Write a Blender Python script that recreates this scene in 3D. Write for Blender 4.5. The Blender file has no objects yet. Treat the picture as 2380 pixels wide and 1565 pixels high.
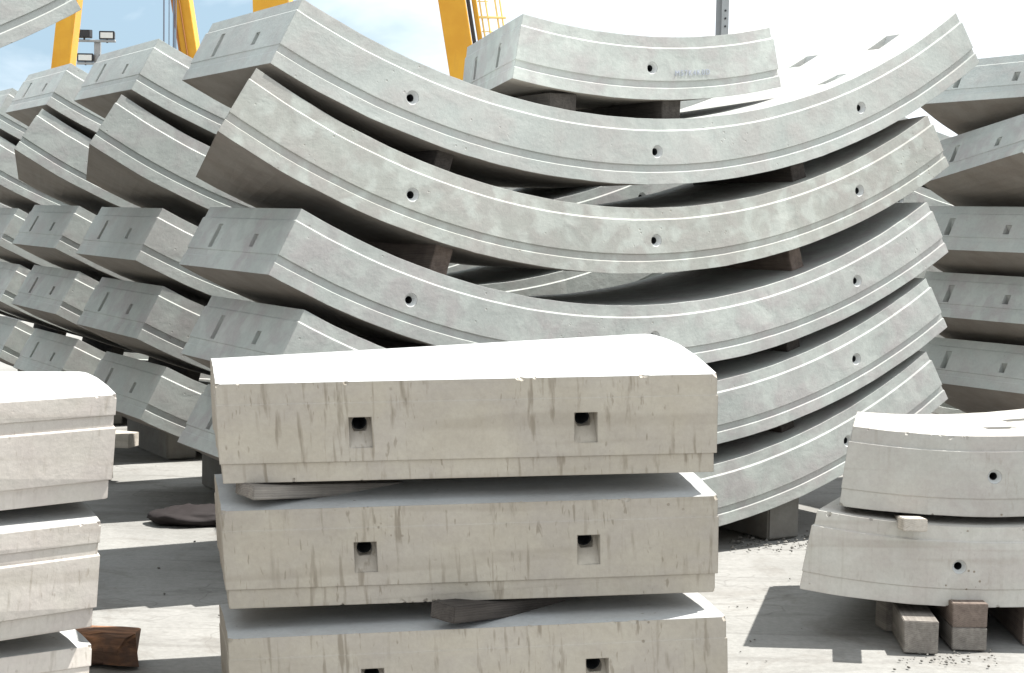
import bpy, bmesh, math, random
from mathutils import Vector, Matrix, noise
random.seed(7)
C = bpy.context.scene.collection
PI = math.pi
R = math.radians
CAMH = 1.5

# ------------------------------------------------------------------ camera
F_PX, HOR, ROLL = 3623.32, 543.92, -0.018234
pitch = math.atan((782.5 - HOR) / F_PX)
Fv = Vector((0, math.cos(pitch), -math.sin(pitch)))
Up = Vector((0, math.sin(pitch), math.cos(pitch)))
Xv = Vector((1, 0, 0))
Rv = Xv * math.cos(ROLL) - Up * math.sin(ROLL)
Uv = Xv * math.sin(ROLL) + Up * math.cos(ROLL)
cam_d = bpy.data.cameras.new("camera")
cam = bpy.data.objects.new("camera", cam_d)
C.objects.link(cam)
m = Matrix.Identity(4)
for i in range(3):
    m[i][0], m[i][1], m[i][2] = Rv[i], Uv[i], -Fv[i]
m[2][3] = CAMH
cam.matrix_world = m
cam_d.sensor_width = 36
cam_d.lens = 36 * F_PX / 2380
cam_d.clip_end = 3000
bpy.context.scene.camera = cam

def at(px, py, dist):
    """world point seen at (px,py) of the 2380-wide picture, at forward distance dist"""
    return Vector((0, 0, CAMH)) + (Fv + Rv * ((px - 1190) / F_PX) - Uv * ((py - 782.5) / F_PX)) * dist

# ------------------------------------------------------------------ tags
def tag(o, label=None, cat=None, group=None, kind=None):
    if label: o['label'] = label
    if cat: o['category'] = cat
    if group: o['group'] = group
    if kind: o['kind'] = kind
    return o

def empty(name, label, cat, group=None):
    o = bpy.data.objects.new(name, None)
    o.empty_display_size = 0.2
    C.objects.link(o)
    return tag(o, label, cat, group)

def obj(name, bm, mat, parent=None, smooth=False):
    me = bpy.data.meshes.new(name)
    bmesh.ops.recalc_face_normals(bm, faces=bm.faces)
    bm.to_mesh(me); bm.free()
    if isinstance(mat, (list, tuple)):
        for k in mat: me.materials.append(k)
    else:
        me.materials.append(mat)
    if smooth:
        me.shade_smooth()
    o = bpy.data.objects.new(name, me)
    C.objects.link(o)
    if parent: o.parent = parent
    return o

def copy_thing(root, label, group=None):
    c = root.copy(); C.objects.link(c)
    for ch in root.children:
        d = ch.copy(); C.objects.link(d); d.parent = c
        for g in ch.children:
            h = g.copy(); C.objects.link(h); h.parent = d
    c['label'] = label
    if group: c['group'] = group
    return c

# ------------------------------------------------------------------ materials
def new_mat(name):
    mt = bpy.data.materials.new(name); mt.use_nodes = True
    nt = mt.node_tree; nt.nodes.clear()
    out = nt.nodes.new('ShaderNodeOutputMaterial')
    b = nt.nodes.new('ShaderNodeBsdfPrincipled')
    nt.links.new(b.outputs[0], out.inputs[0])
    b.inputs['Roughness'].default_value = 0.85
    b.inputs['Specular IOR Level'].default_value = 0.25
    return mt, nt, b

class N:
    """tiny node helper"""
    def __init__(s, nt): s.nt = nt
    def new(s, t, **kw):
        n = s.nt.nodes.new(t)
        for k, v in kw.items(): setattr(n, k, v)
        return n
    def link(s, a, b): s.nt.links.new(a, b)
    def coord(s, rnd=True, gen='Object'):
        tc = s.new('ShaderNodeTexCoord')
        if not rnd: return tc.outputs[gen]
        oi = s.new('ShaderNodeObjectInfo')
        mu = s.new('ShaderNodeMath', operation='MULTIPLY'); mu.inputs[1].default_value = 37.0
        s.link(oi.outputs['Random'], mu.inputs[0])
        ad = s.new('ShaderNodeVectorMath', operation='ADD')
        s.link(tc.outputs[gen], ad.inputs[0]); s.link(mu.outputs[0], ad.inputs[1])
        return ad.outputs[0]
    def scaled(s, v, sc):
        mp = s.new('ShaderNodeMapping'); mp.inputs['Scale'].default_value = sc
        s.link(v, mp.inputs[0]); return mp.outputs[0]
    def noise(s, v, scale, detail=4, rough=.55, dist=0):
        n = s.new('ShaderNodeTexNoise'); s.link(v, n.inputs['Vector'])
        n.inputs['Scale'].default_value = scale; n.inputs['Detail'].default_value = detail
        n.inputs['Roughness'].default_value = rough; n.inputs['Distortion'].default_value = dist
        return n.outputs['Fac']
    def ramp(s, f, stops):
        r = s.new('ShaderNodeValToRGB'); s.link(f, r.inputs[0])
        e = r.color_ramp.elements
        while len(e) < len(stops): e.new(.5)
        for k, (p, c) in enumerate(stops):
            e[k].position = p
            e[k].color = (c, c, c, 1) if isinstance(c, (int, float)) else (*c, 1)
        return r.outputs[0]
    def mix(s, f, a, b, mode='MIX'):
        n = s.new('ShaderNodeMix', data_type='RGBA', blend_type=mode)
        if isinstance(f, (int, float)): n.inputs[0].default_value = f
        else: s.link(f, n.inputs[0])
        for i, q in ((6, a), (7, b)):
            if isinstance(q, tuple): n.inputs[i].default_value = (*q, 1)
            else: s.link(q, n.inputs[i])
        return n.outputs[2]
    def bump(s, h, strength, dist, normal=None):
        n = s.new('ShaderNodeBump'); s.link(h, n.inputs['Height'])
        n.inputs['Strength'].default_value = strength; n.inputs['Distance'].default_value = dist
        if normal is not None: s.link(normal, n.inputs['Normal'])
        return n.outputs[0]
    def mul(s, a, b):
        n = s.new('ShaderNodeMath', operation='MULTIPLY')
        for i, q in ((0, a), (1, b)):
            if isinstance(q, (int, float)): n.inputs[i].default_value = q
            else: s.link(q, n.inputs[i])
        return n.outputs[0]

def concrete(name, base, light, pink, blotch=1.0, streak=0.0, pits=0.4, dark=(.2, .17, .13), bev=.004):
    mt, nt, b = new_mat(name); n = N(nt)
    v = n.coord()
    big = n.noise(v, 1.4, 3)
    mid = n.noise(v, 10.5, 2, .4, .35)
    mid2 = n.noise(n.scaled(v, (1, 1, 1.3)), 5.0, 4, .55, .3)
    col = n.mix(n.ramp(mid2, [(.40, 0), (.62, 1)]), base, pink)
    f = n.ramp(mid, [(.47, 0), (.63, 1.0)])
    col = n.mix(n.mul(f, .75 * blotch), col, light)
    sh = n.ramp(big, [(.3, .86), (.7, 1.07)])
    col = n.mix(1.0, col, sh, 'MULTIPLY')
    fine = n.noise(v, 60, 6, .7)
    col = n.mix(1.0, col, n.ramp(fine, [(.3, .92), (.7, 1.05)]), 'MULTIPLY')
    if streak:
        s1 = n.noise(n.scaled(v, (50, 50, 1.05)), 1.0, 3, .5, .10)
        s2 = n.noise(n.scaled(v, (3, 3, 3.0)), 1.0, 3)
        st = n.mul(n.ramp(s1, [(.565, 0), (.70, 1)]), n.ramp(s2, [(.38, 0), (.56, 1)]))
        col = n.mix(n.mul(st, streak), col, dark)
        s3 = n.noise(n.scaled(v, (75, 75, 16)), 1.0, 2, .5, .3)
        st3 = n.mul(n.ramp(s3, [(.64, 0), (.71, 1)]), n.ramp(n.noise(v, 4.5, 2), [(.44, 0), (.54, 1)]))
        col = n.mix(n.mul(st3, streak * .9), col, dark)
        hz = n.noise(n.scaled(v, (.6, .6, 14)), 1.0, 2, .5, .3)
        col = n.mix(n.mul(n.ramp(hz, [(.6, 0), (.68, 1)]), .22), col, dark)
    oi = n.new('ShaderNodeObjectInfo')
    vr = n.ramp(oi.outputs['Random'], [(0, .90), (1, 1.05)])
    col = n.mix(1.0, col, vr, 'MULTIPLY')
    # bug holes
    vo = n.new('ShaderNodeTexVoronoi'); n.link(v, vo.inputs['Vector']); vo.inputs['Scale'].default_value = 24
    ph = n.ramp(vo.outputs['Distance'], [(.07, 1), (.13, 0)])
    pm = n.mul(ph, n.ramp(n.noise(v, 3.1, 2), [(.56, 0), (.64, 1)]))
    col = n.mix(n.mul(pm, pits), col, dark)
    n.link(col, b.inputs['Base Color'])
    bv = n.new('ShaderNodeBevel'); bv.samples = 3; bv.inputs['Radius'].default_value = bev
    nn = n.bump(fine, .25, .004, bv.outputs[0])
    nn = n.bump(mid2, .25, .02, nn)
    inv = n.new('ShaderNodeMath', operation='SUBTRACT'); inv.inputs[0].default_value = 1; n.link(pm, inv.inputs[1])
    nn = n.bump(inv.outputs[0], .5, .004, nn)
    n.link(nn, b.inputs['Normal'])
    b.inputs['Roughness'].default_value = .8
    return mt

M_GREY = concrete('grey_concrete', (0.384, 0.405, 0.382), (0.468, 0.500, 0.466), (0.376, 0.365, 0.353), 0.6, 0, .35)
M_SMOOTH = concrete('smooth_grey_concrete', (0.388, 0.412, 0.390), (0.434, 0.457, 0.429), (0.388, 0.386, 0.367), .6, 0, .3)
M_MOTTLE = concrete('mottled_concrete', (0.376, 0.384, 0.352), (0.467, 0.494, 0.457), (0.369, 0.359, 0.334), 1.0, 0, .5)
M_BEIGE = concrete('stained_beige_concrete', (0.393, 0.356, 0.296), (0.439, 0.405, 0.342), (0.376, 0.342, 0.296), .5, .75, .8)
M_CREAM = concrete('cream_concrete', (0.460, 0.431, 0.388), (0.501, 0.474, 0.432), (0.460, 0.421, 0.388), .5, .4, .55)
M_WARM = concrete('warm_grey_concrete', (0.430, 0.419, 0.382), (0.470, 0.462, 0.429), (0.411, 0.386, 0.356), .6, .18, .9)
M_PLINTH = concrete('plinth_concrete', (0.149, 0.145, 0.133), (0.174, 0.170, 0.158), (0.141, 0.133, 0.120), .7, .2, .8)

M_CROWN = concrete('pale_crown_concrete', (.40, .412, .41), (.44, .452, .45), (.385, .39, .385), .5, .10, .5)  # paler, cooler concrete for the outer face of hollow-down blocks
M_UNDER = concrete('brown_underside_concrete', (.245, .22, .195), (.28, .255, .225), (.22, .19, .165), .5, 0, .3)  # darker, browner concrete for the outer face of hollow-up segments

def plain(name, col, rough=.6, metal=0, var=.1, scale=12, bump=.1, spec=.4):
    mt, nt, b = new_mat(name); n = N(nt)
    v = n.coord(); f = n.noise(v, scale, 5, .6)
    lo = tuple(c * (1 - var) for c in col); hi = tuple(min(1, c * (1 + var)) for c in col)
    n.link(n.mix(f, lo, hi), b.inputs['Base Color'])
    b.inputs['Roughness'].default_value = rough; b.inputs['Metallic'].default_value = metal
    b.inputs['Specular IOR Level'].default_value = spec
    n.link(n.bump(f, bump, .005), b.inputs['Normal'])
    return mt
M_SOCKET = plain('socket_grout', (.50, .51, .50), .7)
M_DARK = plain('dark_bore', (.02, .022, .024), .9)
M_INK = plain('stencil_paint', (.33, .355, .42), .8, var=.3, scale=60)
M_BLACK = plain('black_housing', (.02, .02, .022), .5)
M_LENS = plain('lamp_glass', (.62, .64, .62), .2)
M_STEEL = plain('galvanised_steel', (.30, .31, .31), .5, .5, .2)
M_ROPE = plain('steel_rope', (.16, .18, .22), .5, .6)
M_RED = plain('dark_sack', (.014, .010, .010), .8, 0, .4, 9, .4)

def yellow():
    mt, nt, b = new_mat('yellow_crane_paint'); n = N(nt); v = n.coord(False)
    f = n.noise(v, 1.6, 5, .6); g = n.noise(n.scaled(v, (4, 4, .5)), 2, 4)
    c = n.mix(n.ramp(f, [(.35, 0), (.7, 1)]), (.55, .265, .022), (.62, .33, .03))
    c = n.mix(n.mul(n.ramp(g, [(.6, 0), (.75, 1)]), .3), c, (.38, .18, .05))
    n.link(c, b.inputs['Base Color']); b.inputs['Roughness'].default_value = .45
    return mt
M_YEL = yellow()

def wood(name, a, bcol, cscale=1.0):
    mt, nt, b = new_mat(name); n = N(nt); v = n.coord()
    g = n.noise(n.scaled(v, (2.5, 55, 55)), cscale, 4, .6, .5)
    h = n.noise(v, 9, 4, .6)
    v0 = n.coord(False)
    wv = n.new('ShaderNodeTexWave', wave_type='RINGS', rings_direction='X'); n.link(n.scaled(v0, (1, 1, 1)), wv.inputs['Vector'])
    mpv = n.new('ShaderNodeMapping'); mpv.inputs['Location'].default_value = (0, .03, .09); n.link(v0, mpv.inputs[0]); n.link(mpv.outputs[0], wv.inputs['Vector'])
    wv.inputs['Scale'].default_value = 45; wv.inputs['Distortion'].default_value = 2.5; wv.inputs['Detail'].default_value = 3; wv.inputs['Detail Scale'].default_value = 1.2
    gm = n.new('ShaderNodeMath', operation='MULTIPLY_ADD'); n.link(wv.outputs['Fac'], gm.inputs[0]); gm.inputs[1].default_value = .14
    gh = n.mul(g, .88); n.link(gh, gm.inputs[2]); g = gm.outputs[0]
    c = n.mix(n.ramp(g, [(.25, 0), (.72, 1)]), a, bcol)
    c = n.mix(1.0, c, n.ramp(h, [(.3, .7), (.7, 1.1)]), 'MULTIPLY')
    n.link(c, b.inputs['Base Color']); n.link(n.bump(g, .5, .004), b.inputs['Normal'])
    return mt
M_WOODG = wood('weathered_grey_timber', (.13, .117, .105), (.25, .23, .205))
M_WOODB = wood('brown_timber', (.11, .085, .072), (.20, .16, .135))
M_WOODP = wood('pale_timber', (.40, .36, .31), (.56, .52, .46))
M_WOODD = wood('shade_dark_timber', (.035, .030, .027), (.08, .07, .062))  # shade of the gaps is put into this very dark brown

def splinter():
    mt, nt, b = new_mat('split_orange_timber'); n = N(nt); v = n.coord(False)
    g = n.noise(n.scaled(v, (5, 40, 40)), 1, 4, .6, .8); h = n.noise(v, 11, 4)
    c = n.mix(n.ramp(g, [(.35, 0), (.65, 1)]), (.06, .034, .022), (.30, .155, .085))
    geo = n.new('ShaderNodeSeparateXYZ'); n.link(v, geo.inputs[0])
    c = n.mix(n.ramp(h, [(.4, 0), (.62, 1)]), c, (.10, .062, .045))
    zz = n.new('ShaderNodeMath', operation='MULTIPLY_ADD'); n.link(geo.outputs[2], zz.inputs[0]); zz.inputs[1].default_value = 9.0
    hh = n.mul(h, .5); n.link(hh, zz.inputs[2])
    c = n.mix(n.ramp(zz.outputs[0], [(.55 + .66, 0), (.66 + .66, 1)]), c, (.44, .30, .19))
    n.link(c, b.inputs['Base Color']); n.link(n.bump(g, .8, .008), b.inputs['Normal'])
    return mt
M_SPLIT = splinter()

def ground_mat():
    mt, nt, b = new_mat('yard_concrete'); n = N(nt); v = n.coord(False)
    a = n.noise(v, .9, 5, .6, .4); f = n.noise(v, 45, 6, .7); s = n.noise(n.scaled(v, (1.2, 5, 1)), 1.7, 5, .6, .5)
    c = n.mix(n.ramp(a, [(.35, 0), (.65, 1)]), (.210, .208, .196), (.268, .266, .252))
    c = n.mix(n.mul(n.ramp(s, [(.52, 0), (.66, 1)]), .5), c, (.15, .146, .136))
    wv = n.noise(n.scaled(v, (1, 1, 1)), 2.2, 5, .65, 1.2)
    c = n.mix(n.mul(n.ramp(wv, [(.54, 0), (.64, 1)]), .45), c, (.165, .155, .14))
    ty = n.noise(n.scaled(v, (.25, 9, 1)), 1.0, 4, .6, .6)
    c = n.mix(n.mul(n.ramp(ty, [(.58, 0), (.66, 1)]), .35), c, (.14, .135, .125))
    pw = n.new('ShaderNodeVectorMath', operation='ADD'); n.link(v, pw.inputs[0])
    nz = n.new('ShaderNodeTexNoise'); n.link(v, nz.inputs['Vector']); nz.inputs['Scale'].default_value = 3
    n.link(nz.outputs['Color'], pw.inputs[1])
    ck = n.new('ShaderNodeTexVoronoi', feature='DISTANCE_TO_EDGE'); n.link(pw.outputs[0], ck.inputs['Vector']); ck.inputs['Scale'].default_value = .55
    ckm = n.mul(n.ramp(ck.outputs['Distance'], [(.0025, 1), (.006, 0)]), n.ramp(a, [(.45, 0), (.55, 1)]))
    c = n.mix(n.mul(ckm, .35), c, (.09, .085, .078))
    c = n.mix(1.0, c, n.ramp(f, [(.25, .80), (.75, 1.10)]), 'MULTIPLY')
    vo = n.new('ShaderNodeTexVoronoi'); n.link(v, vo.inputs['Vector']); vo.inputs['Scale'].default_value = 14
    pm = n.mul(n.ramp(vo.outputs['Distance'], [(.07, 1), (.14, 0)]), n.ramp(n.noise(v, 1.8, 2), [(.52, 0), (.6, 1)]))
    c = n.mix(n.mul(pm, .5), c, (.16, .14, .12))
    n.link(c, b.inputs['Base Color']); b.inputs['Roughness'].default_value = .9
    n.link(n.bump(f, .3, .006, n.bump(s, .3, .02)), b.inputs['Normal'])
    return mt
M_GROUND = ground_mat()

# ------------------------------------------------------------------ segment mesh
PROF_A = [(0, .009), (.051, .009), (.057, 0), (.210, 0), (.213, .007), (.241, .007), (.246, .001), (.30, .001)]
PROF_K = [(0, .008), (.054, .008), (.058, .0), (.232, 0), (.235, .003), (.30, .003)]
PROF_KE = [(0, .007), (.058, .007), (.0605, 0), (.236, .0), (.239, .0025), (.30, .0025)]
PROF_L = [(0, .009), (.054, .009), (.058, 0), (.205, 0), (.209, .007), (.241, .007), (.243, .003), (.30, .003)]
PROF_END = [(0, .004), (.051, .004), (.057, 0), (.210, 0), (.213, .003), (.241, .003), (.246, .001), (.30, .001)]

def seg_bm(Ri, W, fL, bL, fR, bR, prof, pend, flip=1, nt=70, jit=.0012, seed=0, taperL=0., taperR=0.):
    """curved slab; f/b = front/back edge, L/R = end angles; flip=1 hollow side up, -1 hollow side down"""
    bm = bmesh.new()
    T = .30; Ro = Ri + T
    a0 = (fL + fR) / 2
    rows = []
    for side in (0, 1):
        chain = []
        for (rho, ins) in prof:
            y = ins if side == 0 else W - ins
            k = y / W
            # matching inset of the end profile at this depth
            e = 0
            for (r1, i1), (r2, i2) in zip(pend, pend[1:]):
                if r1 <= rho <= r2 + 1e-9:
                    e = i1 + (i2 - i1) * ((rho - r1) / (r2 - r1) if r2 > r1 else 0); break
            r = Ri + rho
            pL = (fL + (bL - fL) * k) + e / r
            pR = (fR + (bR - fR) * k) - e / r
            line = []
            for i in range(nt + 1):
                t = i / nt; ph = pL + (pR - pL) * t
                yy = y; rr = r
                j = noise.noise(Vector((ph * 25 + seed * 3.1, rho * 9, side * 7 + seed)))
                j2 = noise.noise(Vector((ph * 60 + seed * 1.7, rho * 5 + 4, side * 3)))
                rr += jit * (j + .7 * j2) * (1 if rho in (0, .30) else .5)
                yy += (jit * .6 * j2) * (1 if side == 0 else -1)
                if side == 0: yy += -taperR * (ph - fL)
                else: yy += taperL * (ph - bL)
                x = rr * math.sin(ph)
                z = (Ro - rr * math.cos(ph)) if flip == 1 else (rr * math.cos(ph) - Ri)
                line.append(bm.verts.new((x, yy, z)))
            chain.append(line)
        rows.append(chain)
    F_, B_ = rows
    m_ = len(prof)
    def strip(a, b):
        for i in range(nt):
            bm.faces.new((a[i], a[i + 1], b[i + 1], b[i]))
    for j in range(m_ - 1):
        strip(F_[j], F_[j + 1]); strip(B_[j + 1], B_[j])
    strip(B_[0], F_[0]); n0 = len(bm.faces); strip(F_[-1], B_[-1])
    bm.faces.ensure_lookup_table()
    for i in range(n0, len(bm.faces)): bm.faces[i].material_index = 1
    for j in range(m_ - 1):
        bm.faces.new((F_[j][0], F_[j + 1][0], B_[j + 1][0], B_[j][0]))
        bm.faces.new((F_[j][-1], B_[j][-1], B_[j + 1][-1], F_[j + 1][-1]))
    bmesh.ops.recalc_face_normals(bm, faces=bm.faces)
    return bm

def frame_on(p, z_axis, x_hint):
    z = z_axis.normalized(); x = (x_hint - z * x_hint.dot(z)).normalized(); y = z.cross(x)
    mm = Matrix.Identity(4)
    for i in range(3):
        mm[i][0], mm[i][1], mm[i][2], mm[i][3] = x[i], y[i], z[i], p[i]
    return mm

def cyl(bm, mtx, r, z0, z1, n=24, r2=None):
    if r2 is None: r2 = r
    a = [bm.verts.new(mtx @ Vector((r * math.cos(2*PI*i/n), r * math.sin(2*PI*i/n), z0))) for i in range(n)]
    b = [bm.verts.new(mtx @ Vector((r2 * math.cos(2*PI*i/n), r2 * math.sin(2*PI*i/n), z1))) for i in range(n)]
    for i in range(n): bm.faces.new((a[i], a[(i+1) % n], b[(i+1) % n], b[i]))
    bm.faces.new(a[::-1]); bm.faces.new(b)

def hexa(bm, pts):
    v = [bm.verts.new(p) for p in pts]
    for f in ((0,3,2,1),(4,5,6,7),(0,1,5,4),(1,2,6,5),(2,3,7,6),(3,0,4,7)): bm.faces.new([v[i] for i in f])

def lathe(bm, mtx, prof, n=24):
    rings = []
    for r, z in prof:
        if r == 0: rings.append([bm.verts.new(mtx @ Vector((0, 0, z)))])
        else: rings.append([bm.verts.new(mtx @ Vector((r * math.cos(2*PI*i/n), r * math.sin(2*PI*i/n), z))) for i in range(n)])
    for a, b in zip(rings, rings[1:]):
        for i in range(n):
            if len(b) == 1: bm.faces.new((a[i], a[(i+1) % n], b[0]))
            elif len(a) == 1: bm.faces.new((a[0], b[(i+1) % n], b[i]))
            else: bm.faces.new((a[i], a[(i+1) % n], b[(i+1) % n], b[i]))

def P(Ri, ph, y, rho, flip):
    r = Ri + rho
    return Vector((r * math.sin(ph), y, (Ri + .3 - r * math.cos(ph)) if flip == 1 else (r * math.cos(ph) - Ri)))

def boolean_cut(o, cutbm):
    me = bpy.data.meshes.new('cut'); bmesh.ops.recalc_face_normals(cutbm, faces=cutbm.faces)
    cutbm.to_mesh(me); cutbm.free()
    co = bpy.data.objects.new('cut', me); C.objects.link(co)
    md = o.modifiers.new('b', 'BOOLEAN'); md.object = co; md.operation = 'DIFFERENCE'; md.solver = 'EXACT'; md.use_self = True
    dg = bpy.context.evaluated_depsgraph_get()
    nm = bpy.data.meshes.new_from_object(o.evaluated_get(dg))
    old = o.data; o.modifiers.clear(); o.data = nm
    bpy.data.objects.remove(co); bpy.data.meshes.remove(me); bpy.data.meshes.remove(old)

def segment(name, label, cat, group, mat, Ri, W, angs, prof, pend, flip=1, seed=0, face_holes=(), end_pockets=(),
            top_pockets=(), chips=None, hole_rho=.150, hole_r=.029, taperL=0., taperR=0., jit=.0012, pocket_rho=(.11, .20), end_side='L'):
    fL, bL, fR, bR = [R(a) for a in angs]
    root = empty(name, label, cat, group)
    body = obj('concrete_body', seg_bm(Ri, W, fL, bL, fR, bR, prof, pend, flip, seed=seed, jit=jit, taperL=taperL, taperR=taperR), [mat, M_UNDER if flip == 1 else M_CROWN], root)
    cut = bmesh.new()
    parts = []
    for a in face_holes:                                   # bolt holes in the front curved face
        ph = R(a)
        p = P(Ri, ph, 0, hole_rho, flip)
        zax = Vector((0, 1, 0))
        mt = frame_on(p, zax, Vector((1, 0, 0)))
        cyl(cut, mt, hole_r, -.05, .13)
        sb = bmesh.new()
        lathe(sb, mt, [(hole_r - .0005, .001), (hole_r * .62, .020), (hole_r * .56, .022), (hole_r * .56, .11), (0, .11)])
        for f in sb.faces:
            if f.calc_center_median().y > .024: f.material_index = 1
        parts.append(('bolt_socket', sb))
    for (k, w, plo, phi_) in end_pockets:                             # wedge pockets in the left / near end face
        y = W * k
        if end_side == 'L':
            ph = fL + (bL - fL) * k; sg = 1
        ctr = []
        lo, hi = plo, phi_
        def q(yy, rho, depth):
            return P(Ri, ph + sg * depth / (Ri + rho), yy, rho, flip)
        pts = [q(y - w, lo, -.02), q(y + w, lo, -.02), q(y + w, hi, -.02), q(y - w, hi, -.02),
               q(y - w, lo, .006), q(y + w, lo, .006), q(y + w, hi, .075), q(y - w, hi, .075)]
        hexa(cut, pts)
        c0 = q(y, hi - .036 * (w / .034), .046)
        er = (q(y, hi, 0) - q(y, lo, 0)).normalized(); ein = (q(y, .15, .1) - q(y, .15, 0)).normalized()
        ax = (er * .12 + ein * .99).normalized()
        mt = frame_on(c0, ax, Vector((0, 1, 0)))
        rr = w * .70
        cyl(cut, mt, rr, -.01, .12)
        sb = bmesh.new()
        lathe(sb, mt, [(rr - .0006, .022), (rr * .86, .022), (rr * .86, .10), (0, .10)])
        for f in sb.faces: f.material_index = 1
        parts.append(('bolt_sleeve', sb))
    for (a, y, la, w) in top_pockets:                      # triangular bolt pockets in the hollow inner face
        ph = R(a)
        def q(dph, yy, rho): return P(Ri, ph + dph / Ri, yy, rho, flip)
        s = 1 if la > 0 else -1
        L_ = abs(la)
        pts = [q(-s * L_, y - w, -.02), q(s*.0, y - w, -.02), q(s*.0, y + w, -.02), q(-s * L_, y + w, -.02),
               q(-s * L_, y - w, .0), q(s*.0, y - w, .10), q(s*.0, y + w, .10), q(-s * L_, y + w, .0)]
        hexa(cut, pts)
        c0 = q(s * .0, y, .055)
        tang = (q(.1, y, .055) - q(0, y, .055)).normalized() * s
        mt = frame_on(c0, tang, Vector((0, 1, 0)))
        cyl(cut, mt, .02, -.01, .09)
        sb = bmesh.new(); lathe(sb, mt, [(.0194, .001), (.016, .001), (.016, .08), (0, .08)])
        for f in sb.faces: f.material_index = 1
        parts.append(('bolt_sleeve', sb))
    if chips:
        rnd = random.Random(seed * 7 + 1)
        for _ in range(chips[1]):
            if chips[0] == 'end':
                y = rnd.choice([rnd.uniform(0, W), rnd.uniform(0, W), W - .004, .004]); k = y / W
                c = P(Ri, fL + (bL - fL) * k, y, rnd.choice([.30, .30, 0]), flip)
            else:
                a_ = rnd.choice([rnd.uniform(fL, fL + .25), fL]); c = P(Ri, a_, .003, rnd.choice([0, 0, .30]), flip)
            s_ = rnd.choice([rnd.uniform(.004, .009), rnd.uniform(.004, .009), rnd.uniform(.007, .013)])
            mt = Matrix.Translation(c) @ Matrix.Rotation(rnd.uniform(0, 6), 4, Vector((rnd.random(), rnd.random(), rnd.random())).normalized()) @ Matrix.Diagonal((s_ * 1.7, s_, s_ * .8, 1))
            r_ = bmesh.ops.create_icosphere(cut, subdivisions=2, radius=1, matrix=mt)
            for v in r_['verts']: v.co += (v.co - c) * (.35 * noise.noise(v.co * 140))
    if len(cut.verts): boolean_cut(body, cut)
    else: cut.free()
    for nm, sb in parts: obj(nm, sb, [M_SOCKET, M_DARK], root)
    root['_Ri'] = Ri; root['_flip'] = flip
    return root

def eulerM(yaw, pit, rol):
    return Matrix.Rotation(yaw, 3, 'Z') @ Matrix.Rotation(pit, 3, 'Y') @ Matrix.Rotation(rol, 3, 'X')

def place(root, Cc, yaw, pit=0, rol=0, delta=0):
    """Cc = centre of curvature relative to the camera foot; delta = turn about the curvature axis"""
    Ri = root['_Ri']; flip = root['_flip']
    M = eulerM(yaw, pit, rol)
    d = R(delta)
    c, s = math.cos(d), math.sin(d)
    if flip == 1:
        M = M @ Matrix(((c, 0, -s), (0, 1, 0), (s, 0, c)))
        org = Vector(Cc) + M @ Vector((0, 0, -(Ri + .3)))
    else:
        M = M @ Matrix(((c, 0, s), (0, 1, 0), (-s, 0, c)))
        org = Vector(Cc) + M @ Vector((0, 0, Ri))
    org.z += CAMH
    root.matrix_world = Matrix.Translation(org) @ M.to_4x4()

# ------------------------------------------------------------------ stacks of long segments (rows A, B, C, D and the neighbour F)
TH, D0, RI, WA = .540027, 6.7863, 3.5298, 1.0174
e1 = Vector((math.cos(TH), math.sin(TH), 0)); e2 = Vector((-math.sin(TH), math.cos(TH), 0))
def plane_pt(u, s, z): return Vector((0, D0, 0)) + e1 * u + e2 * s + Vector((0, 0, z))

G_A = 'long curved segments of the nearest stack'
EP = [(.31, .022, .125, .185), (.745, .022, .085, .20)]
specs = {
 1: dict(angs=(-27.1, -27.3, 35.3, 35.3), mat=M_SMOOTH, holes=(-17.6, 2.3, 22.2),
         label='topmost long curved segment of the nearest stack, its right wing sunlit white inside'),
 2: dict(angs=(-31.1, -26.5, 31.5, 27.5), mat=M_MOTTLE, holes=(-17.8, 2.1, 22.0),
         label='mottled long curved segment second from the top of the nearest stack'),
 3: dict(angs=(-27.7, -28.1, 31.5, 31.5), mat=M_GREY, holes=(-18.1, 1.9, 21.8),
         label='long curved segment third from the top of the nearest stack, with slotted left end'),
 4: dict(angs=(-27.4, -27.9, 31.7, 31.7), mat=M_GREY, holes=(-17.8, 2.1, 22.0),
         label='long curved segment fourth from the top of the nearest stack, partly behind the front block'),
 5: dict(angs=(-27.6, -27.9, 32.4, 32.4), mat=M_GREY, holes=(-18.2, 1.8, 21.6),
         label='lowest long curved segment of the nearest stack, resting on concrete plinths'),
}
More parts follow.
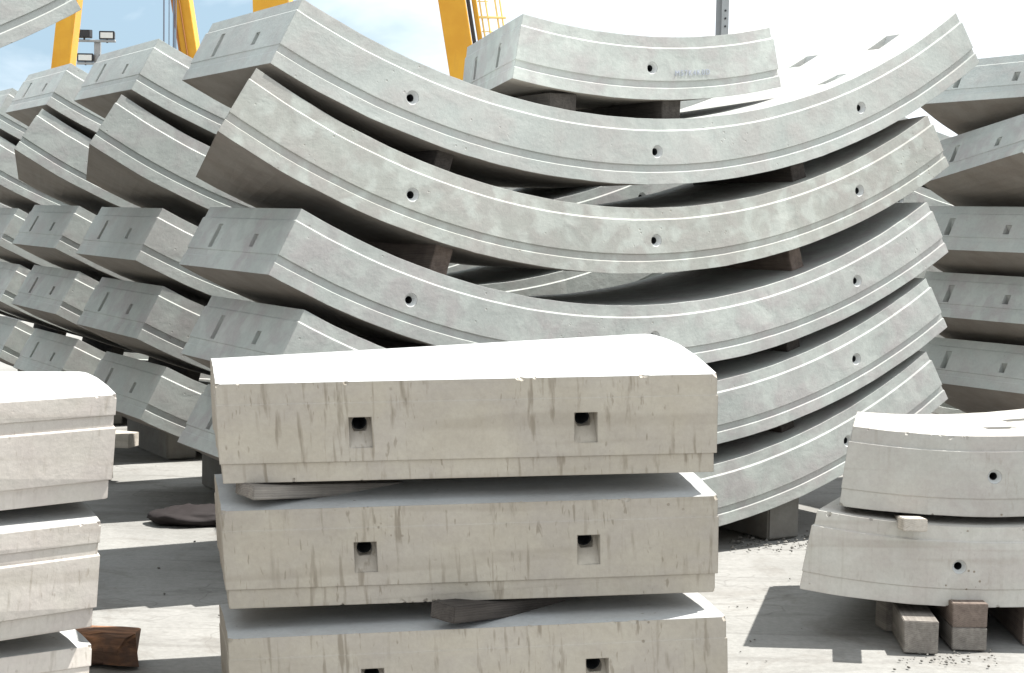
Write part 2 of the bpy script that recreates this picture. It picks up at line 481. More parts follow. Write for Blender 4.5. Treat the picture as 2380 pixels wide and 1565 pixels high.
fit = {  # u, z, extra turn
 'A': {1: (.6098, 4.0643, 0), 2: (.6291, 3.6586, 0), 3: (.6461, 3.2126, 0), 4: (.6459, 2.8139, 0), 5: (.6305, 2.4105, 0)},
 'B': {1: (.6946, 4.0678, -.9), 2: (.7045, 3.6627, -.7), 3: (.6947, 3.2275, .1), 4: (.7078, 2.8275, -.3), 5: (.7073, 2.4236, .2)},
 'C': {1: (.8477, 4.0644, -2.4), 2: (.8445, 3.6767, -1.7), 3: (.8478, 3.2248, -.9), 4: (.8493, 2.8207, -1.2), 5: (.8459, 2.4015, -1.0)},
 'D': {1: (.93, 4.06, -2.2), 2: (.93, 3.66, -1.5), 3: (.93, 3.22, -.9), 4: (.93, 2.82, -1.0), 5: (.93, 2.41, -1.0)},
 'E': {1: (1.0, 4.02, -2.2), 2: (1.0, 3.66, -1.5), 3: (1.0, 3.22, -.9), 4: (1.0, 2.82, -1.0), 5: (1.0, 2.41, -1.0)},
 'G': {1: (-3.55, 4.22, -3.0), 2: (-3.55, 3.80, -10), 3: (-3.55, 3.39, -10), 4: (-3.55, 2.98, -10), 5: (-3.55, 2.57, -10)},
 'I': {1: (-3.6, 4.06, -10), 2: (-3.6, 3.66, -10), 3: (-3.6, 3.22, -10), 4: (-3.6, 2.82, -10), 5: (-3.6, 2.41, -10)},  # unseen stack, added to block light from the left
 'J': {1: (-3.6, 4.06, -10), 2: (-3.6, 3.66, -10), 3: (-3.6, 3.22, -10), 4: (-3.6, 2.82, -10), 5: (-3.6, 2.41, -10)},  # likewise unseen, added as a light blocker
 'L': {1: (-4.3, 4.06, -10), 2: (-4.3, 3.66, -10), 3: (-4.3, 3.22, -10), 4: (-4.3, 2.82, -10), 5: (-4.3, 2.41, -10)},  # unseen front stack, added to block the left sky
 'F': {1: (5.40, 4.225, -.6), 2: (5.38, 3.785, 0), 3: (5.38, 3.335, 0), 4: (5.38, 2.935, 0), 5: (5.38, 2.53, 0)},
 'H': {1: (5.50, 4.21, 0), 2: (5.50, 3.79, 0), 3: (5.50, 3.35, 0), 4: (5.50, 2.945, 0), 5: (5.50, 2.54, 0)},
}
depth_s = {'A': 0, 'B': 1.9031, 'C': 3.8038, 'D': 5.70, 'E': 7.60, 'G': 1.35, 'I': 3.25, 'J': 5.15, 'L': -.60, 'F': .20, 'H': 2.1}
ordn = {1: 'topmost', 2: 'second from the top', 3: 'third from the top', 4: 'fourth from the top', 5: 'lowest'}
stack_txt = {
 'B': ('curved segment %s in the second stack from the front on the left', 'curved segments of the second stack back'),
 'C': ('curved segment %s in the third stack from the front on the left', 'curved segments of the third stack back'),
 'D': ('curved segment %s in the rearmost stack, cut by the left picture edge', 'curved segments of the rearmost left stack'),
 'E': ('curved segment %s in the stack behind the rearmost left one', 'curved segments of the farthest stack'),
 'G': ('curved segment %s in the pile just left of the picture', 'curved segments just left of the picture'),
 'I': ('curved segment %s in the second added light-blocking pile left of the picture', 'curved segments of the second added light-blocking pile left of the picture'),
 'J': ('curved segment %s in the third added light-blocking pile left of the picture', 'curved segments of the third added light-blocking pile left of the picture'),
 'L': ('curved segment %s in the front added light-blocking pile left of the picture', 'curved segments of the front added light-blocking pile left of the picture'),
 'H': ('curved segment %s in the hidden stack behind the right edge stack', 'curved segments of the stack behind the right edge one'),
 'F': ('curved segment %s in the separate stack at the right picture edge', 'curved segments of the stack at the right edge'),
}
proto = {}
for k, sp in specs.items():
    tp = ()
    if k == 1:
        tp = ((29.7, .31, -.17, .048), (27.7, .80, -.15, .048), (21.4, .19, -.16, .035))
    proto[k] = segment('tunnel_segment', sp['label'], 'concrete segment', G_A, sp['mat'], RI, WA, sp['angs'], PROF_A, PROF_END,
                       1, seed=k, face_holes=sp['holes'], end_pockets=EP, top_pockets=tp, jit=.0020)
def set_mat(root, mat):
    for ch in root.children:
        if ch.name.startswith('concrete_body'):
            ch.material_slots[0].link = 'OBJECT'; ch.material_slots[0].material = mat
for st in 'ABCDEFHGIJL':
    for k in range(1, 6):
        u, z, dl = fit[st][k]
        o = proto[k] if st == 'A' else copy_thing(proto[k], stack_txt[st][0] % ordn[k], stack_txt[st][1])
        if st == 'G' and k == 1: o['label'] = 'wing of a curved segment jutting in at the upper left corner of the sky'
        if st != 'A': set_mat(o, M_SMOOTH if k % 2 else M_GREY)
        place(o, plane_pt(u, depth_s[st], z), TH, 0, 0, dl)
# ------------------------------------------------------------------ short key segment on top (A0)
k0 = segment('key_segment', 'short curved key segment with faint stencilled code on top of the nearest stack', 'concrete segment', None,
             M_GREY, 3.53, 1.0454, (-9.63, -5.15, 14.0, 9.6), PROF_A, PROF_END, 1, seed=21, face_holes=(2.05,), end_pockets=[(.33, .022, .085, .20), (.76, .022, .085, .20)])
place(k0, (.5334, 7.4538, 4.4807), .5272)

def text_part(body, size, parent, ph0, rho, Ri, mat, width=1.0, bend=True):
    cu = bpy.data.curves.new('code', 'FONT'); cu.body = body; cu.size = size; cu.extrude = .0006
    cu.space_character = 1.25
    t = bpy.data.objects.new('stencilled_code', cu); C.objects.link(t)
    bpy.context.view_layer.update()
    dg = bpy.context.evaluated_depsgraph_get()
    me = bpy.data.meshes.new_from_object(t.evaluated_get(dg))
    bpy.data.objects.remove(t)
    for v in me.vertices:
        ph = ph0 + v.co.x * width / (Ri + rho)
        r = Ri + rho - v.co.y
        v.co = Vector((r * math.sin(ph), -.0015 - v.co.z, Ri + .3 - r * math.cos(ph)))
    me.materials.append(mat)
    o = bpy.data.objects.new('stencilled_code', me); C.objects.link(o); o.parent = parent
    return o
text_part('M57K4K0D', .037, k0, R(4.1), .185, 3.53, M_INK, 1.0)

# ------------------------------------------------------------------ foreground pile of wide blocks (centre)
KP = [(.263, .033, .100, .192), (.714, .033, .100, .192)]
wK = 1.436
k1 = segment('key_segment', 'top block of the front centre pile with sunlit white crown and two square bolt pockets', 'concrete block',
             'wide blocks of the front centre pile', M_BEIGE, 3.28, wK, (-10.77, -7.09, 11.5, 8.0), PROF_KE, PROF_KE, -1, seed=31, chips=('end', 26),
             end_pockets=KP, taperL=.20, jit=.0018, pocket_rho=(.100, .192))
k2 = segment('key_segment', 'middle block of the front centre pile, a little sun on its top right corner', 'concrete block',
             'wide blocks of the front centre pile', M_BEIGE, 3.28, wK, (-8.77, -5.47, 9.5, 7.0), PROF_KE, PROF_KE, -1, seed=37, chips=('end', 30),
             end_pockets=KP, taperL=.20, jit=.002, pocket_rho=(.105, .195))
k3 = copy_thing(k2, 'lowest block of the front centre pile, cut by the bottom picture edge')
place(k1, (.7188, 5.1785, -3.8958 - .005), 1.7238, -.0024, -.0649)
place(k2, (.7468, 5.0842, -4.2841), 1.7321, .0002, -.0637)
place(k3, (.8205, 4.7331, -4.6686), 1.7407, .0004, -.0617, 5.2)

# ------------------------------------------------------------------ left foreground pile
l1 = segment('key_segment', 'top block of the front left pile with sunlit white crown', 'concrete block',
             'blocks of the front left pile', M_CREAM, 3.268, 1.43, (-10.50, -15.81, 11, 11), PROF_L, PROF_L, -1, taperR=.4394, seed=41, jit=.0015, chips=('end', 16))
l2 = copy_thing(l1, 'second block of the front left pile, bright top edge and water stains')
l3 = copy_thing(l1, 'third block of the front left pile, just above the bottom picture edge')
place(l1, (-1.4001, 4.5962, -4.0143), 2.1282, .0751, .0336)
place(l2, (-1.4075, 4.4387, -4.3725), 2.1316, .0751, .0435, 1.61)
place(l3, (-1.2764, 4.1442, -4.7447), 2.1261, .0751, .0549, 7.98)

# ------------------------------------------------------------------ right foreground pile
r1 = segment('tunnel_segment', 'upper curved segment of the front right pile, hollow side up and sunlit white', 'concrete segment',
             'curved segments of the front right pile', M_WARM, RI, 1.02, (-7.41, -3.8, 30, 30), PROF_K, PROF_K, 1, seed=51, chips=('face', 16),
             face_holes=(1.3,), hole_r=.026, hole_rho=.15, top_pockets=((2.2, .33, -.12, .045), (4.7, .60, -.15, .045)), jit=.0016)
r2 = segment('tunnel_segment', 'lower curved segment of the front right pile, carried on timber blocks', 'concrete segment',
             'curved segments of the front right pile', M_WARM, RI, 1.02, (-10.0, -3.4, 28, 28), PROF_K, PROF_K, 1, seed=57, chips=('face', 18),
             face_holes=(-1.1,), hole_r=.026, hole_rho=.15, jit=.0016)
place(r1, (1.7256, 5.8819, 2.8066), -.0193, 0, -.033)
place(r2, (1.7461, 5.7168, 2.4758), -.0086)

# ------------------------------------------------------------------ timbers, plinths
def block_bm(sx, sy, sz, bevel=.003, rough=.003, cuts=3, seed=0):
    bm = bmesh.new()
    bmesh.ops.create_cube(bm, size=1)
    for v in bm.verts: v.co = Vector((v.co.x * sx, v.co.y * sy, (v.co.z + .5) * sz))
    bmesh.ops.bevel(bm, geom=bm.edges[:], offset=bevel, segments=2, affect='EDGES')
    bmesh.ops.subdivide_edges(bm, edges=[e for e in bm.edges if e.calc_length() > .06], cuts=cuts, use_grid_fill=True)
    for v in bm.verts:
        q = v.co * 9 + Vector((seed * 2.3, seed, 0))
        v.co += Vector((noise.noise(q), noise.noise(q + Vector((5, 0, 0))), noise.noise(q + Vector((0, 5, 0))))) * rough
    return bm

def timber(name, label, cat, group, mat, size, loc, rot=(0, 0, 0), **kw):
    """a solid sawn block; long axis = local x"""
    o = obj(name, block_bm(*size, **kw), mat)
    tag(o, label, cat, group)
    o.location = loc; o.rotation_euler = rot
    return o

def arc_pt(st, k, ang, s_off, rho):
    """point on segment k of stack st at angle ang (degrees), world coordinates"""
    u, z, _ = fit[st][k]
    r = RI + rho
    p = plane_pt(u + r * math.sin(R(ang)), depth_s[st] + s_off, z - r * math.cos(R(ang)))
    p.z += CAMH
    return p

stn = {'A': 'nearest', 'B': 'second', 'C': 'third', 'D': 'rearmost left', 'E': 'farthest', 'G': 'left outside', 'I': 'second unseen added left', 'J': 'third unseen added left', 'L': 'front unseen added left', 'F': 'right edge', 'H': 'hidden right'}
gapn = {(1, 2): 'top and second', (2, 3): 'second and third', (3, 4): 'third and fourth', (4, 5): 'fourth and fifth'}
for st in 'ABCDEFHGIJL':
    for k in range(1, 5):
        for side, ang in (('left', -15.4), ('right', 17.9)):
            jig = random.uniform(-.35, .35)
            a = ang + jig
            lo = arc_pt(st, k + 1, a, 0, 0); hi = arc_pt(st, k, a, 0, .30)
            th_ = (hi - lo).length + .004
            wdt = random.uniform(.075, .095)
            mid_ = (lo + hi) / 2
            base = lo
            L_ = random.uniform(.78, .86)
            y0 = .12 if k > 1 else .09
            o = timber('timber_spacer',
                       '%s timber spacer between the %s segments of the %s stack' % (side, gapn[(k, k + 1)], stn[st]),
                       'timber', 'timber spacers in the %s stack' % stn[st],
                       M_WOODB if k == 2 else M_WOODD, (L_, wdt, th_), (0, 0, 0), seed=k + ord(st), rough=.004)
            c = base + e2 * (y0 + L_ / 2) - Vector((0, 0, .002))
            o.matrix_world = Matrix.Translation(c) @ Matrix.Rotation(TH + PI / 2, 4, 'Z') @ Matrix.Rotation(R(-(a)) , 4, 'X')
# plinths under every long stack
for st in 'ABCDEFHGIJL':
    for side, ang in (('left', -15.0), ('right', 15.7)):
        p = arc_pt(st, 5, ang, .10, .30)
        w_ = .20; h = p.z
        bm = bmesh.new()
        Lp = .86
        # top follows the slope of the segment's underside
        tn = math.tan(R(ang)) * w_ / 2
        pts = [(-w_/2, 0, 0), (w_/2, 0, 0), (w_/2, Lp, 0), (-w_/2, Lp, 0), (-w_/2, 0, h - tn), (w_/2, 0, h + tn), (w_/2, Lp, h + tn), (-w_/2, Lp, h - tn)]
        hexa(bm, [Vector(q) for q in pts])
        bmesh.ops.bevel(bm, geom=bm.edges[:], offset=.008, segments=2, affect='EDGES')
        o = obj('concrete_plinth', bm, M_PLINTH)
        tag(o, '%s concrete plinth under the %s curved stack' % (side, stn[st]), 'plinth', 'concrete plinths under the curved stacks')
        o.matrix_world = Matrix.Translation((p.x, p.y, 0)) @ Matrix.Rotation(TH, 4, 'Z')

# packing under the key segment A0
for side, px, w_, nm in (('left', 1362, .15, 'left'), ('right', 1626, .11, 'right')):
    # on the inner face of segment 1, found by angle
    a = {'left': -2.5, 'right': 7.7}[side]
    lo = arc_pt('A', 1, a, .34, 0)
    h = {'left': .125, 'right': .105}[side]
    o = timber('timber_spacer', '%s dark timber packer under the short key segment' % nm, 'timber', 'packers under the key segment',
               M_WOODD, (.9, w_, h), (0, 0, 0), seed=3)
    o.matrix_world = Matrix.Translation(lo + e2 * .45 - Vector((0, 0, .006))) @ Matrix.Rotation(TH + PI / 2, 4, 'Z')

# ------------------------------------------------------------------ ground
def ground():
    bm = bmesh.new()
    n = 60
    xs = sorted(set([-1500, -600, -200, -60, -25] + [-12 + 24 * i / n for i in range(n + 1)] + [25, 60, 200, 600, 1500]))
    ys = sorted(set([-1500, -400, -80, -20, -4] + [0 + 20 * i / n for i in range(n + 1)] + [30, 60, 200, 600, 2500]))
    vs = [[bm.verts.new((x, y, (.010 * noise.noise(Vector((x * .9, y * .9, 0))) - .006) if abs(x) < 20 and 0 < y < 22 else -.006)) for x in xs] for y in ys]
    for j in range(len(ys) - 1):
        for i in range(len(xs) - 1):
            bm.faces.new((vs[j][i], vs[j][i+1], vs[j+1][i+1], vs[j+1][i]))
    o = obj('ground', bm, M_GROUND, smooth=True)
    tag(o, kind='structure')
ground()

def ground_at(px, py):
    d = (Fv + Rv * ((px - 1190) / F_PX) - Uv * ((py - 782.5) / F_PX))
    t = -CAMH / d.z
    return Vector((0, 0, CAMH)) + d * t

# timbers round the front piles ------------------------------------------------
def span(name, label, cat, group, mat, a, b, w, h, **kw):
    """a timber whose bottom centre line runs from a to b"""
    a = Vector(a); b = Vector(b); d = b - a
    o = obj(name, block_bm(d.length, w, h, **kw), mat)
    tag(o, label, cat, group)
    x = d.normalized(); y = Vector((0, 0, 1)).cross(x).normalized(); z = x.cross(y)
    mm = Matrix.Identity(4)
    c = (a + b) / 2
    for i in range(3): mm[i][0], mm[i][1], mm[i][2], mm[i][3] = x[i], y[i], z[i], c[i]
    o.matrix_world = mm
    return o

# between K1 and K2 : flat grey board lying across, left end in view
span('timber_board', 'grey flat board between the top and middle blocks of the centre pile', 'timber', None, M_WOODG,
     at(566, 1156, 4.56), at(1120, 1140, 5.05), .12, .040, seed=4)
span('timber_board', 'dark wedge shaped timber between the middle and lowest blocks of the centre pile', 'timber', None, M_WOODD,
     at(1026, 1443, 4.50), at(1500, 1392, 5.15), .10, .050, seed=6)
span('timber_board', 'hidden flat timber at the right under the top centre block', 'timber', None, M_WOODG,
     at(1250, 1140, 4.95), at(1600, 1122, 5.0), .10, .040, seed=5)
span('timber_board', 'dark timber between the top and second blocks of the front left pile', 'timber', None, M_WOODD,
     at(-60, 1222, 4.45), at(170, 1185, 4.75), .10, .055, seed=9)
span('timber_board', 'timber between the second and third blocks of the front left pile', 'timber', None, M_WOODD,
     at(-60, 1530, 4.5), at(140, 1497, 4.75), .10, .05, seed=10)
# front right pile
G_R = 'timber blocks under the front right pile'
span('timber_spacer', 'short pale timber with sunlit top poking out between the two front right segments', 'timber', None, M_WOODP,
     at(2128, 1236, 5.60), at(2065, 1206, 6.55), .085, .046, seed=11)
span('timber_spacer', 'timber between the right ends of the two front right segments', 'timber', None, M_WOODG,
     at(2700, 1225, 5.75), at(2640, 1208, 6.5), .10, .05, seed=11)
def floor_timber(label, px, py, w, h, L_, yaw, mat, z0=0, seed=0, group=G_R, name='timber_block'):
    p = ground_at(px, py)
    d = Vector((math.sin(yaw), math.cos(yaw), 0))
    a = p + Vector((0, 0, z0)); b = a + d * L_
    return span(name, label, 'timber', group, mat, a, b, w, h, seed=seed, rough=.003)
floor_timber('thick timber block on the ground under the front right pile, left of the doubled blocks', 2140, 1519, .125, .118, .95, .10, M_WOODG, seed=12)
floor_timber('lower one of two stacked timber blocks under the front right pile', 2252, 1512, .125, .085, .95, .05, M_WOODG, seed=13)
floor_timber('upper one of two stacked timber blocks under the front right pile', 2252, 1512, .13, .088, .95, .03, M_WOODB, z0=.085, seed=14)
floor_timber('small upright offcut leaning by the left timber block under the front right pile', 2075, 1468, .055, .13, .10, -.2, M_WOODG, seed=15)
floor_timber('timber block under the front right pile at the right picture edge', 2415, 1500, .12, .16, .95, .05, M_WOODB, seed=16)

# left gap: prop with pale timber on top
pa = at(311, 1040, 9.2); pb = at(150, 1046, 9.3)
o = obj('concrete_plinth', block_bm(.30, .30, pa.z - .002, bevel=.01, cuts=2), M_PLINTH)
tag(o, 'low concrete block hidden behind the front left pile', 'plinth'); o.location = (pb.x + .1, pb.y, 0); o.rotation_euler = (0, 0, TH)
span('timber_block', 'short pale timber with sunlit top seen just right of the top left block', 'timber', None, M_WOODP,
     (pb.x, pb.y, pa.z), pa, .13, .085, seed=18)

# broken orange timber lying by the left pile
def broken():
    bm = bmesh.new()
    n, mI = 14, 10
    rows = []
    for i in range(n + 1):
        t = i / n; x = -.34 + .56 * t
        ring = []
        for j in range(mI):
            a = 2 * PI * j / mI
            ry, rz = .075, .062
            cy = ry * math.copysign(abs(math.cos(a)) ** .45, math.cos(a)); cz = rz * math.copysign(abs(math.sin(a)) ** .45, math.sin(a))
            q = Vector((x * 9, cy * 30, cz * 30))
            jx = .05 * noise.noise(q * 1.4) * (t ** 2) + .02 * noise.noise(Vector((j * 3.1, 0, 0))) * t
            k = 1 + .16 * noise.noise(q) - .12 * (math.sin(t * 3.1) ** 8)
            ring.append(bm.verts.new((x + jx * 1.6, cy * k, .062 + cz * k * (1.05 - .1 * t))))
        rows.append(ring)
    for a, b in zip(rows, rows[1:]):
        for j in range(mI): bm.faces.new((a[j], a[(j+1) % mI], b[(j+1) % mI], b[j]))
    bm.faces.new(rows[0][::-1]); bm.faces.new(rows[-1])
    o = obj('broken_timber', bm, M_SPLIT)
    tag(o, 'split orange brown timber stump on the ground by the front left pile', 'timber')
    p = ground_at(268, 1545)
    o.location = (p.x - .155, p.y + .03, 0.0); o.rotation_euler = (0, 0, -.12)
    return o
broken()

# dark lumpy sack in the shade between the piles
def sack():
    bm = bmesh.new(); bmesh.ops.create_icosphere(bm, subdivisions=4, radius=1)
    for v in bm.verts:
        q = v.co.copy()
        k = 1 + .16 * noise.noise(q * 1.7) + .06 * noise.noise(q * 5)
        z = q.z
        z = z if z > -.55 else -.55
        fold = .02 * abs(noise.noise(Vector((q.x * 6, q.y * 2.5, q.z * 2))))
        v.co = Vector((q.x * .25 * k, q.y * .15 * k, (z + .55) * (.05 * k + fold)))
        if v.co.z < 0: v.co.z = 0
    o = obj('sack', bm, M_RED, smooth=True); tag(o, 'dark reddish brown sack lying in the shade between the left and centre piles', 'sack')
    p = ground_at(452, 1222); o.location = (p.x, p.y + .12, -.002); o.rotation_euler = (0, 0, .2)
sack()

# little pieces of rubble along the foot of the nearest stack
def rubble():
    bm = bmesh.new()
    for i in range(260):
        if i < 130:
            p = ground_at(random.uniform(1690, 1905), random.gauss(1262, 12))
        elif i < 190:
            p = ground_at(random.uniform(2090, 2320), random.gauss(1530, 14))
        else:
            p = ground_at(random.uniform(240, 2300), random.uniform(1260, 1600))
        s = random.uniform(.002, .008) if i >= 60 else random.uniform(.004, .014)
        mt = Matrix.Translation((p.x, p.y, s * .35)) @ Matrix.Rotation(random.uniform(0, 6), 4, 'Z') @ Matrix.Diagonal((s, s * .7, s * .55, 1))
        r_ = bmesh.ops.create_icosphere(bm, subdivisions=1, radius=1, matrix=mt)
        for v in r_['verts']:
            v.co += Vector([random.uniform(-.25, .25) * s for _ in range(3)])
    tag(obj('rubble', bm, M_PLINTH), kind='stuff')
rubble()

# ------------------------------------------------------------------ gantry cranes
def beam_bm(a, b, wa, wb, da=None, db=None, up=Vector((0, 1, 0))):
    """box beam from a to b, width w (picture plane) and depth d"""
    a = Vector(a); b = Vector(b); z = (b - a).normalized(); x = z.cross(up).normalized(); y = x.cross(z)
    da = da or wa; db = db or wb
    bm = bmesh.new()
    pts = []
    for p, w, d in ((a, wa, da), (b, wb, db)):
        for sx, sy in ((-1, -1), (1, -1), (1, 1), (-1, 1)):
            pts.append(p + x * sx * w / 2 + y * sy * d / 2)
    hexa(bm, pts)
    bmesh.ops.bevel(bm, geom=bm.edges[:], offset=.012, segments=1, affect='EDGES')
    return bm
def join(*bms):
    base = bms[0]
    for b in bms[1:]:
        me = bpy.data.meshes.new('t'); b.to_mesh(me); b.free(); base.from_mesh(me); bpy.data.meshes.remove(me)
    return base
def tube(a, b, r, n=8):
    bm = bmesh.new(); a = Vector(a); b = Vector(b)
    mt = frame_on(a, b - a, Vector((.3, .2, 1)) if abs((b - a).normalized().x) > .8 else Vector((1, 0, .1)))
    cyl(bm, mt, r, 0, (b - a).length, n)
    return bm

def rel(p, root): return p - root.location
def crane(loc, label, pairs, zg, wleg, dleg, depth_back, rope_px, ladder_on=None, girder_w=.9, ribs=False):
    root = empty('gantry_crane', label, 'crane', 'yellow gantry cranes behind the stacks')
    root.location = loc
    feet = []
    for (foot, top, w0, w1) in pairs:
        bm = beam_bm(foot - loc, top - loc, w0, w1, dleg * .9, dleg)
        if ribs:
            # cover strips and a seam running up the face
            f = foot - loc; t = top - loc
            off = Vector((0, -dleg * .47, 0))
            for kx in (-.22, .05, .30):
                bm = join(bm, beam_bm(f + off + Vector((kx * w0, 0, 0)), t + off + Vector((kx * w1, 0, 0)), .03, .03, .03, .03))
        obj('leg', bm, M_YEL, root)
        feet.append(foot)
    a, b = feet[0] - loc, feet[-1] - loc
    obj('sill_beam', beam_bm(a + Vector((-.9, 0, .45)), b + Vector((.9, 0, .45)), .6, .6, .5, .5), M_YEL, root)
    for k, q in enumerate((a, b)):
        o = obj('wheel', tube(q + Vector((0, -.22, .26)), q + Vector((0, .22, .26)), .26, 24), M_BLACK, root)
    ta, tb = pairs[0][1] - loc, pairs[-1][1] - loc
    obj('head_beam', beam_bm(ta + Vector((-.5, 0, .2)), tb + Vector((.5, 0, .2)), .6, .6, .6, .6), M_YEL, root)
    mid = (ta + tb) / 2
    obj('main_girder', beam_bm(mid + Vector((-.0, -12, .95)), mid + Vector((0, 14, .95)), girder_w, girder_w, girder_w, girder_w, up=Vector((1, 0, 0))), M_YEL, root)
    for x_ in rope_px:
        obj('hoist_rope', tube(Vector((x_[0], x_[1], zg - 2)), Vector((x_[0], x_[1], 1.6)), x_[2], 6), M_ROPE, root)
    return root

# far crane: two slanting legs
Zc = 40.0
lA_top, lA_low = at(164.5, 0, Zc), at(146, 145, Zc)
lB_top, lB_low = at(423.5, 0, Zc), at(441.5, 126, Zc)
def extend(p_top, p_low, z):
    d = p_low - p_top; t = (z - p_top.z) / d.z
    return p_top + d * t
def flat(p, y): return Vector((p.x, y, p.z))
fa = extend(lA_top, lA_low, .5); ta = extend(lA_top, lA_low, 14)
fb = extend(lB_top, lB_low, .5); tb = extend(lB_top, lB_low, 14)
yy = (fa.y + ta.y + fb.y + tb.y) / 4
fa, ta, fb, tb = [flat(p, yy) for p in (fa, ta, fb, tb)]
loc = Vector(((fa.x + fb.x) / 2, yy, 0))
ropes = []
for px, r_ in ((381, .020), (393, .012), (404, .025), (409, .015)):
    q = at(px, 40, 39.0); ropes.append((q.x - loc.x, q.y - loc.y, r_))
cr1 = crane(loc, 'far yellow gantry crane with two slanting legs and hanging ropes above the left stacks',
            [(fa, ta, .46, .48), (fb, tb, .42, .48)], 14.5, .45, .6, 0, ropes, ribs=False)
# rails on the right leg of the far crane
f_, t_ = fb - loc, tb - loc
obj('cable_tray', join(beam_bm(f_ + Vector((-.02, -.32, 0)), t_ + Vector((-.02, -.32, 0)), .035, .035, .06, .06),
                       beam_bm(f_ + Vector((-.21, -.30, 0)), t_ + Vector((-.21, -.30, 0)), .05, .05, .06, .06)), plain('brown_tray', (.30, .12, .03), .6), cr1)
# near crane: big legs, ladder on the right one
Zn = 26.0
p1t, p1l = at(633, 0, Zn), at(634, 45, Zn)
p2t, p2l = at(1050, 0, Zn), at(1073, 148, Zn)
fa = extend(p1t, p1l, .5); ta = extend(p1t, p1l, 12.5); fb = extend(p2t, p2l, .5); tb = extend(p2t, p2l, 12.5)
yy = (fa.y + fb.y + ta.y + tb.y) / 4
fa, ta, fb, tb = [flat(p, yy) for p in (fa, ta, fb, tb)]
loc = Vector(((fa.x + fb.x) / 2, yy, 0))
cr2 = crane(loc, 'nearer yellow gantry crane with a caged ladder on its right leg, above the nearest stack',
            [(fa, ta, .56, .62), (fb, tb, .44, .46)], 13, .6, .7, 0, [], girder_w=1.0)
f_, t_ = fb - loc, tb - loc
dx = Vector((.28, -.12, 0))
obj('power_cable', beam_bm(f_ + Vector((.27, -.20, 0)), t_ + Vector((.27, -.20, 0)), .065, .065, .065, .065), M_BLACK, cr2)
obj('side_rail', beam_bm(f_ + Vector((.37, -.05, 0)), t_ + Vector((.37, -.05, 0)), .085, .085, .12, .12), M_YEL, cr2)
bm = None
M_PALEY = plain('pale_yellow_ladder_paint', (.78, .58, .20), .5)  # pale yellow, lighter than the crane legs
cage = []
for q in (.46, .56, .72, .80):
    cage.append(tube(f_ + Vector((q, .0, 0)), t_ + Vector((q, .0, 0)), .016, 8))
sl = (t_ - f_)
for i in range(48):
    c = f_ + sl * (i / 48 + .01)
    cage.append(tube(c + Vector((.42, 0, 0)), c + Vector((.60, 0, 0)), .010, 6))
for i in range(9):
    c = f_ + sl * (i / 9 + .05)
    cage.append(tube(c + Vector((.40, -.05, 0)), c + Vector((.86, -.05, 0)), .022, 6))
obj('ladder', join(*cage), M_PALEY, cr2)

# ------------------------------------------------------------------ floodlight mast
def mast():
    Z = 45.0
    c = at(227, 97, Z); root = empty('floodlight_mast', 'grey mast with four floodlights between the far crane legs', 'floodlight mast')
    root.location = (c.x, c.y, 0)
    H = c.z
    obj('pole', join(beam_bm(Vector((0, 0, 0)), Vector((0, 0, H)), .19, .17), beam_bm(Vector((-.35, -.0, .03)), Vector((.35, 0, .03)), .3, .3)), M_STEEL, root)
    k = Z / F_PX
    def X(px): return (px - 227) * k
    def Zz(py): return H - (py - 97) * k
    for py in (97, 149):
        obj('cross_arm', beam_bm(Vector((X(182), -.14, Zz(py))), Vector((X(272), -.14, Zz(py))), .07, .07, .07, .07, up=Vector((0, 0, 1))), M_STEEL, root)
    for (x0, x1, y0, y1, lit) in ((181, 217, 71, 91, False), (234, 270, 74, 94, True), (183, 221, 126, 146, True), (234, 270, 128, 146, False)):
        cx, cz = (X(x0) + X(x1)) / 2, (Zz(y0) + Zz(y1)) / 2
        w, h = abs(X(x1) - X(x0)), abs(Zz(y1) - Zz(y0))
        bm = bmesh.new(); d = .16
        hexa(bm, [Vector(q) for q in ((-w/2, -.06, -h/2), (w/2, -.06, -h/2), (w/2*.86, d, -h/2*.8), (-w/2*.86, d, -h/2*.8), (-w/2, -.06, h/2), (w/2, -.06, h/2), (w/2*.86, d, h/2*.8), (-w/2*.86, d, h/2*.8))])
        bmesh.ops.bevel(bm, geom=bm.edges[:], offset=.012, segments=2, affect='EDGES')
        bracket = beam_bm(Vector((0, 0, -h/2 + .01)), Vector((0, 0, -h/2 - .09)), .05, .05)
        hd = obj('floodlight', join(bm, bracket), M_BLACK, root)
        hd.location = (cx, -.14, cz)
        if lit:
            g = bmesh.new(); b_ = .045
            hexa(g, [Vector(q) for q in ((-w/2+b_, -.066, -h/2+b_), (w/2-b_, -.066, -h/2+b_), (w/2-b_, -.058, -h/2+b_), (-w/2+b_, -.058, -h/2+b_), (-w/2+b_, -.066, h/2-b_), (w/2-b_, -.066, h/2-b_), (w/2-b_, -.058, h/2-b_), (-w/2+b_, -.058, h/2-b_))])
            obj('lamp_glass', g, M_LENS, hd)
        else:
            hd.rotation_euler = (0, 0, PI)
mast()

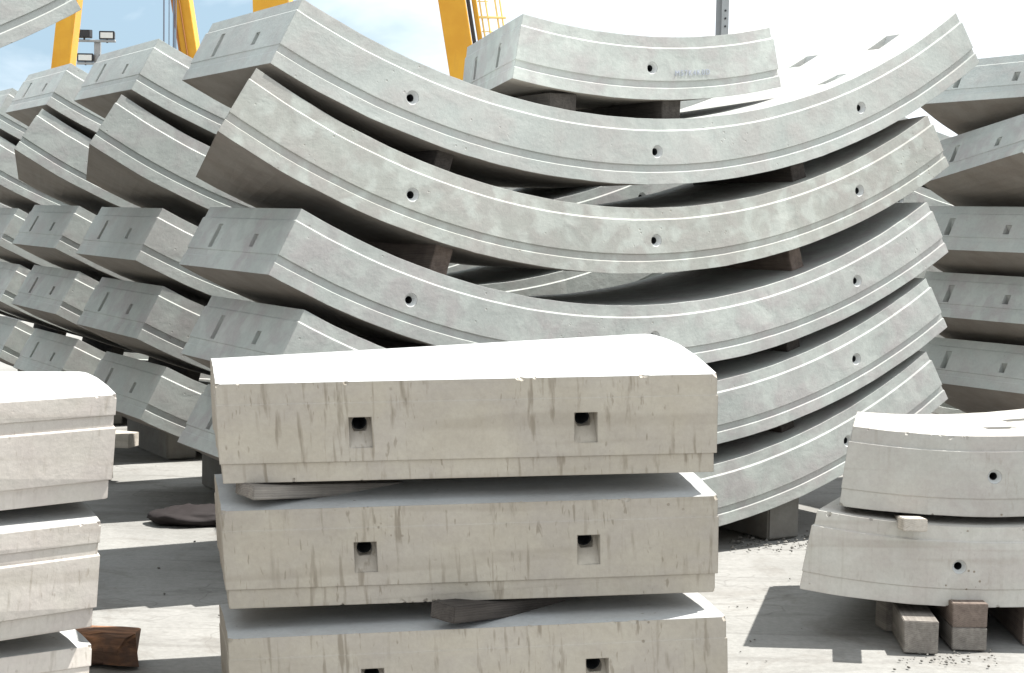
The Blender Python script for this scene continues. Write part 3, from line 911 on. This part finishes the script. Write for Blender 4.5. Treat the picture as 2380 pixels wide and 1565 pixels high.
# ------------------------------------------------------------------ steel column behind the key segment
def column():
    Z = 20.0; c = at(1678.5, 30, Z)
    root = empty('steel_column', 'grey bolted steel column rising behind the short key segment', 'column'); root.location = (c.x, c.y, 0)
    w = 29 * Z / F_PX; H = 7.5
    a = bmesh.new(); hexa(a, [Vector(q) for q in ((-w/2, 0, 0), (-w*.05, -.0, 0), (-w*.05, .012, 0), (-w/2, .012, 0), (-w/2, 0, H), (-w*.05, 0, H), (-w*.05, .012, H), (-w/2, .012, H))])
    b = bmesh.new(); hexa(b, [Vector(q) for q in ((-w*.07, -.05, 0), (w/2, -.05, 0), (w/2, .09, 0), (-w*.07, .09, 0), (-w*.07, -.05, H), (w/2, -.05, H), (w/2, .09, H), (-w*.07, .09, H))])
    obj('web_plate', a, plain('dull_steel', (.22, .23, .235), .6, .3), root)
    obj('flange', b, M_STEEL, root)
    bolts = bmesh.new()
    z = .35
    while z < H:
        for dz in (0, .10, .20):
            mt = frame_on(Vector((w * .22, -.049, z + dz)), Vector((0, -1, 0)), Vector((1, 0, 0)))
            cyl(bolts, mt, .014, 0, .016, 6)
        z += .55
    obj('bolt_row', bolts, M_BLACK, root)
    obj('base_plate', block_bm(.4, .4, .03, cuts=1), M_STEEL, root)
column()

# ------------------------------------------------------------------ light
sun_dir = Vector((.50, .14, 1.0)).normalized()
sd = bpy.data.lights.new('sun', 'SUN'); sd.energy = 3.3; sd.angle = R(.55); sd.color = (1, .965, .915)
so = bpy.data.objects.new('sun', sd); C.objects.link(so)
so.rotation_euler = sun_dir.to_track_quat('Z', 'Y').to_euler()
so.location = (5, 2, 12)
elev = math.asin(sun_dir.z); az = math.atan2(sun_dir.x, sun_dir.y)
w = bpy.data.worlds.new('World'); bpy.context.scene.world = w; w.use_nodes = True
nt = w.node_tree; nt.nodes.clear(); n = N(nt)
out = n.new('ShaderNodeOutputWorld'); bg = n.new('ShaderNodeBackground'); n.link(bg.outputs[0], out.inputs[0])
sky = n.new('ShaderNodeTexSky', sky_type='NISHITA'); sky.sun_disc = False
sky.sun_elevation = elev; sky.sun_rotation = az
sky.air_density = 1.3; sky.dust_density = 3.0; sky.ozone_density = 1.0; sky.altitude = 20
tc = n.new('ShaderNodeTexCoord')
cl = n.noise(n.scaled(tc.outputs['Generated'], (1, 1, 2.2)), 3.2, 7, .55, .35)
sx = n.new('ShaderNodeSeparateXYZ'); n.link(tc.outputs['Generated'], sx.inputs[0])
blue = n.mix(.85, sky.outputs[0], (3.05, 4.3, 5.4))
side = n.new('ShaderNodeMapRange'); sy = n.new('ShaderNodeMath', operation='MULTIPLY_ADD'); n.link(sx.outputs[1], sy.inputs[0]); sy.inputs[1].default_value = -.4; sy.inputs[2].default_value = .38
sa = n.new('ShaderNodeMath', operation='ADD'); n.link(sy.outputs[0], sa.inputs[0]); xy = n.new('ShaderNodeMath', operation='MULTIPLY'); n.link(sx.outputs[0], xy.inputs[0]); n.link(sx.outputs[1], xy.inputs[1]); n.link(xy.outputs[0], sa.inputs[1]); n.link(sa.outputs[0], side.inputs[0])
side.inputs[1].default_value = -.36; side.inputs[2].default_value = .0
side.inputs[3].default_value = -.20; side.inputs[4].default_value = .15
ad = n.new('ShaderNodeMath', operation='ADD'); n.link(cl, ad.inputs[0]); n.link(side.outputs[0], ad.inputs[1])
cov = n.ramp(ad.outputs[0], [(.38, 0), (.74, 1.0)])
col = n.mix(cov, blue, (10.5, 10.8, 11.1))
n.link(col, bg.inputs[0]); bg.inputs[1].default_value = .05

sc = bpy.context.scene
sc.view_settings.view_transform = 'Standard'; sc.view_settings.look = 'None'
sc.view_settings.exposure = 1.75; sc.view_settings.gamma = 1
sc.render.resolution_x = 1024; sc.render.resolution_y = 673
for o in list(bpy.data.objects):
    for k in ('_Ri', '_flip'):
        if k in o: del o[k]
